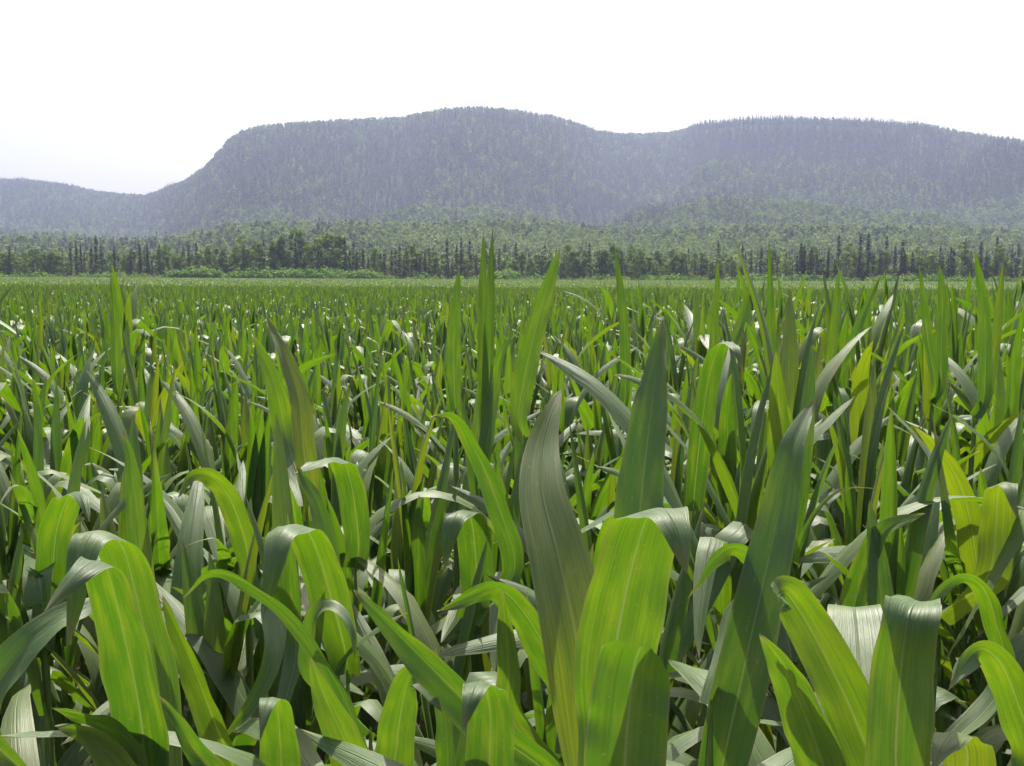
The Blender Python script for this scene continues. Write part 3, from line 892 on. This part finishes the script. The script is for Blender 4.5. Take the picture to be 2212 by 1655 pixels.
hero_plant(1675, 2.8, 'corn plant right of centre with a pale leaf curving over to the left', [
    D_(path=[(1700, 1100, 2.8), (1690, 980, 2.8), (1684, 900, 2.78), (1672, 868, 2.74), (1655, 866, 2.66), (1640, 885, 2.6), (1620, 950, 2.56)], W=.075, base=.85, keep=-.1)])
hero_plant(340, 2.2, 'corn plant at left with two long upright leaves standing as a pale column', [
    D_(path=[(350, 1400, 2.2), (345, 1230, 3.6), (335, 1050, 2.22), (322, 890, 2.25)], W=.085, base=.8, roll=-.5),
    D_(path=[(320, 1300, 2.3), (300, 1150, 2.3), (285, 1000, 2.3), (265, 930, 2.3)], W=.06, roll=.3)], top=1.25)
hero_plant(520, 2.6, 'corn plant at left with a leaf arching right and its pale tip to the left', [
    D_(path=[(540, 1220, 2.6), (515, 1120, 2.58), (480, 1050, 2.55), (445, 1025, 2.5), (410, 1030, 2.46), (385, 1075, 2.42)], W=.07, roll=.4),
    D_(path=[(500, 1330, 3.6), (492, 1230, 3.6), (475, 1170, 2.18), (440, 1150, 2.15), (400, 1180, 2.1)], W=.06, roll=.3)])
hero_plant(760, 2.9, 'corn plant left of centre with a bent leaf pointing left over the crowd', [
    D_(path=[(775, 1180, 2.9), (765, 1080, 2.88), (750, 1015, 2.86), (735, 990, 2.80), (710, 990, 2.7), (675, 1002, 2.62), (632, 1025, 2.56)], W=.085, base=.85, keep=-.15)])
hero_plant(1010, 2.6, 'corn plant near the centre with a square-topped leaf hanging to the left', [
    D_(path=[(1030, 1280, 2.6), (1025, 1170, 2.58), (1015, 1115, 2.55), (1003, 1100, 2.48), (985, 1112, 2.4), (970, 1160, 2.37), (960, 1230, 2.36)], W=.09, base=.9, keep=0),
    D_(path=[(1110, 1240, 2.6), (1080, 1100, 2.6), (1030, 980, 2.6), (980, 900, 2.55), (930, 900, 2.5)], W=.07, roll=.5)])
hero_plant(60, 2.4, 'corn plant at the left edge with arched leaves pale on top', [
    D_(path=[(85, 1250, 2.4), (70, 1130, 3.8), (55, 1065, 2.38), (40, 1040, 2.32), (15, 1048, 2.24), (-10, 1110, 2.2)], W=.09, base=.85, keep=-.1),
    D_(path=[(110, 1300, 2.5), (120, 1160, 2.5), (140, 1090, 2.45), (155, 1065, 2.4), (175, 1068, 2.3), (195, 1130, 2.24)], W=.085, base=.85, keep=.1)])
hero_plant(20, 1.6, 'corn plant at the lower left edge with a pale leaf sweeping up right', [
    D_(path=[(-40, 1560, 1.6), (30, 1430, 1.62), (110, 1350, 1.65), (190, 1310, 1.7), (260, 1270, 1.75)], W=.075, roll=.6)])
hero_plant(250, 1.5, 'corn plant at the bottom left with low leaves spreading flat to the left', [
    D_(path=[(300, 1640, 1.45), (250, 1570, 1.4), (180, 1545, 1.36), (110, 1530, 1.33)], W=.05, roll=.9),
    D_(path=[(290, 1700, 1.4), (230, 1620, 1.36), (180, 1580, 1.34), (120, 1570, 1.3)], W=.06, roll=.5)])

hero_plant(1345, 4.4, 'corn plant right of centre whose single narrow tip stands out against the tree line', [
    D_(path=[(1350, 860, 4.4), (1350, 740, 4.4), (1342, 640, 4.4), (1327, 530, 4.42)], W=.05, base=.8, fold=.4)])
hero_plant(1545, 4.6, 'corn plant with a slim tip crossing the tree line above the bent strap leaf', [
    D_(path=[(1540, 820, 4.6), (1542, 720, 4.6), (1548, 640, 4.6), (1551, 558, 4.6)], W=.042, base=.8, fold=.4),
    D_(path=[(1560, 800, 4.5), (1600, 700, 4.5), (1612, 640, 4.5), (1588, 565, 4.5)], W=.05, base=.8, roll=.4)])
hero_plant(1665, 4.8, 'corn plant at right with a straight needle tip high above its neighbours', [
    D_(path=[(1668, 820, 4.8), (1666, 720, 4.8), (1664, 620, 4.8), (1661, 528, 4.8)], W=.042, base=.8, fold=.5)])
hero_plant(2120, 3.9, 'tall corn plant near the right edge with a broad leaf tip above the trees', [
    D_(path=[(2125, 860, 3.9), (2128, 740, 3.9), (2122, 640, 3.9), (2106, 538, 3.9)], W=.056, base=.8, fold=.3),
    D_(path=[(2130, 860, 3.95), (2150, 740, 3.95), (2160, 640, 3.95), (2168, 560, 3.95)], W=.045, base=.8, fold=.4)])
hero_plant(2025, 4.2, 'corn plant at right with a forked top of two pointed leaves beside the tallest', [
    D_(path=[(2030, 830, 4.2), (2034, 730, 4.2), (2036, 650, 4.2), (2030, 570, 4.2)], W=.056, base=.8, fold=.25),
    D_(path=[(2020, 830, 4.15), (2005, 740, 4.15), (1995, 650, 4.15), (1985, 575, 4.15)], W=.045, base=.8, fold=.4, roll=-.3)])
hero_plant(245, 4.6, 'corn plant at left with a thin upright tip just above the far field edge', [
    D_(path=[(252, 820, 4.6), (250, 740, 4.6), (246, 660, 4.6), (240, 588, 4.6)], W=.05, base=.8, fold=.4)])
hero_plant(1810, 4.3, 'corn plant at right with a leaning pointed leaf rising out of the crowd', [
    D_(path=[(1790, 830, 4.3), (1800, 740, 4.3), (1806, 660, 4.3), (1812, 580, 4.3)], W=.045, base=.8, fold=.4),
    D_(path=[(1800, 830, 4.25), (1840, 740, 4.2), (1872, 660, 4.2), (1905, 590, 4.2)], W=.045, base=.8, fold=.3)])

# ---- the rows behind: every plant its own object up to about 300
def build_rows():
    rng = random.Random(21)
    rest = []
    spots = []
    row = 0
    y = 2.35
    while y < 62:
        half = 0.60 * y + 1.2
        x = -half + rng.uniform(0, .2)
        while x < half:
            spots.append((row, x + rng.uniform(-.04, .04), y + rng.uniform(-.13, .13)))
            x += rng.uniform(.16, .25)
        y += 0.62; row += 1
    count = {}
    total = 0
    LIM = 300 - HERO_N[0]
    for row, x, y in sorted(spots, key=lambda q: (q[0], q[1])):
        inview = abs(x) < 0.515 * y + .12
        if any((x - a) ** 2 + (y - b) ** 2 < .10 ** 2 for a, b in USED): continue
        if inview and total < LIM:
            total += 1
            k = count[row] = count.get(row, 0) + 1
            o = empty('corn_plant', (x, y, 0))
            h = rng.uniform(.86, 1.10)
            rt = sstep(0.0, 0.35, x / y)
            h += 0.13 * rt
            if rng.random() < .05 + .14 * rt: h += rng.uniform(.12, .30 + .15 * rt)
            plan = plant_plan(rng)
            st = mesh_obj('stalk', rng.choice(STALKS), o); st.scale = (1, 1, h)
            lean = rng.uniform(-.06, .06), rng.uniform(-.06, .06)
            o.rotation_euler = (lean[0], lean[1], 0)
            nf = 0
            for kd, z, a, s in plan:
                lf = mesh_obj('leaf', rng.choice(LEAVES[kd]), o)
                lf.location = (0, 0, z * h); lf.rotation_euler = (0, 0, a); lf.scale = (s, s, s)
                nf += kd == 'fold'
            look = ('tall' if h > 1.09 else 'low' if h < .92 else 'leafy') + ' corn plant ' + ('with several folded leaves' if nf >= 3 else 'with a folded leaf' if nf else 'with upright leaves')
            tag(o, '%s, %s from the left, %s row' % (look, ordinal(k), ordinal(row + 1)), 'corn plant', 'corn plants in the near rows')
        else:
            rest.append((x, y))
    # the rest of the field: one mass
    protos = []
    for i in range(8): protos.append(joined_plant(rng, 8, 2).mesh('field_corn', [M_LEAF, M_STALK]))
    # far clumps: a patch of 1.6 m x 1.6 m of plants, upper leaves only
    for i in range(4):
        mb = MB()
        for a in np.arange(-.8, .8, .62):
            for b in np.arange(-.8, .8, .24):
                pm = joined_plant(rng, 5, 2, 1.25, True)
                dx, dy, hh = a + rng.uniform(-.1, .1), b + rng.uniform(-.06, .06), rng.uniform(.9, 1.06)
                n0 = len(mb.v)
                mb.v += [(v[0] + dx, v[1] + dy, v[2] * hh) for v in pm.v]; mb.uv += pm.uv; mb.tint += pm.tint
                mb.f += [tuple(q + n0 for q in f) for f in pm.f]; mb.mi += pm.mi
        protos.append(mb.mesh('field_corn_patch', [M_LEAF, M_STALK]))
    pts = []; scl = []; rot = []; idx = []
    for x, y in rest:
        pts.append((x, y, 0)); rt = sstep(0.0, 0.35, x / y) * (1 - sstep(20, 45, y)); vr = 1 - .6 * sstep(10, 24, y); scl.append(1.0 + vr * rng.uniform(-.11, .09) + .09 * rt + (rng.uniform(.06, .30) if rng.random() < (.04 + .1 * rt) * (1 - sstep(9, 22, y)) else 0)); rot.append(rng.uniform(0, 6.28)); idx.append(rng.randrange(8))
    y = 61.0
    while y < FIELD_END:
        half = 0.60 * y + 6
        x = -half
        while x < half:
            pts.append((x + rng.uniform(-.1, .1), y + rng.uniform(-.1, .1), 0)); scl.append(rng.uniform(.97, 1.03)); rot.append(rng.choice((0, math.pi))); idx.append(8 + rng.randrange(4))
            x += 1.7
        y += 1.7 if y < 130 else 2.1
    scatter('corn_field', pts, scl, rot, idx, protos, 'dense green corn stretching from the near rows back to the tree line', 'corn')
build_rows()

# ------------------------------------------------------------------ air
def build_haze():
    m, n, l = new_mat('haze_air')
    out = n.new('ShaderNodeOutputMaterial')
    pv = n.new('ShaderNodeVolumePrincipled')
    pv.inputs['Color'].default_value = (0.62, 0.69, 1.0, 1)
    pv.inputs['Density'].default_value = 0.00014
    pv.inputs['Anisotropy'].default_value = 0.35
    l.new(pv.outputs[0], out.inputs['Volume'])
    S = 4800.0
    v = [(-S, -500, -2), (S, -500, -2), (S, S, -2), (-S, S, -2), (-S, -500, 420), (S, -500, 420), (S, S, 420), (-S, S, 420)]
    f = [(0, 3, 2, 1), (4, 5, 6, 7), (0, 1, 5, 4), (1, 2, 6, 5), (2, 3, 7, 6), (3, 0, 4, 7)]
    me = bpy.data.meshes.new('haze'); me.from_pydata(v, [], f); me.materials.append(m)
    tag(mesh_obj('haze', me), 'pale summer haze over the field and hills', 'haze', kind='stuff')
build_haze()
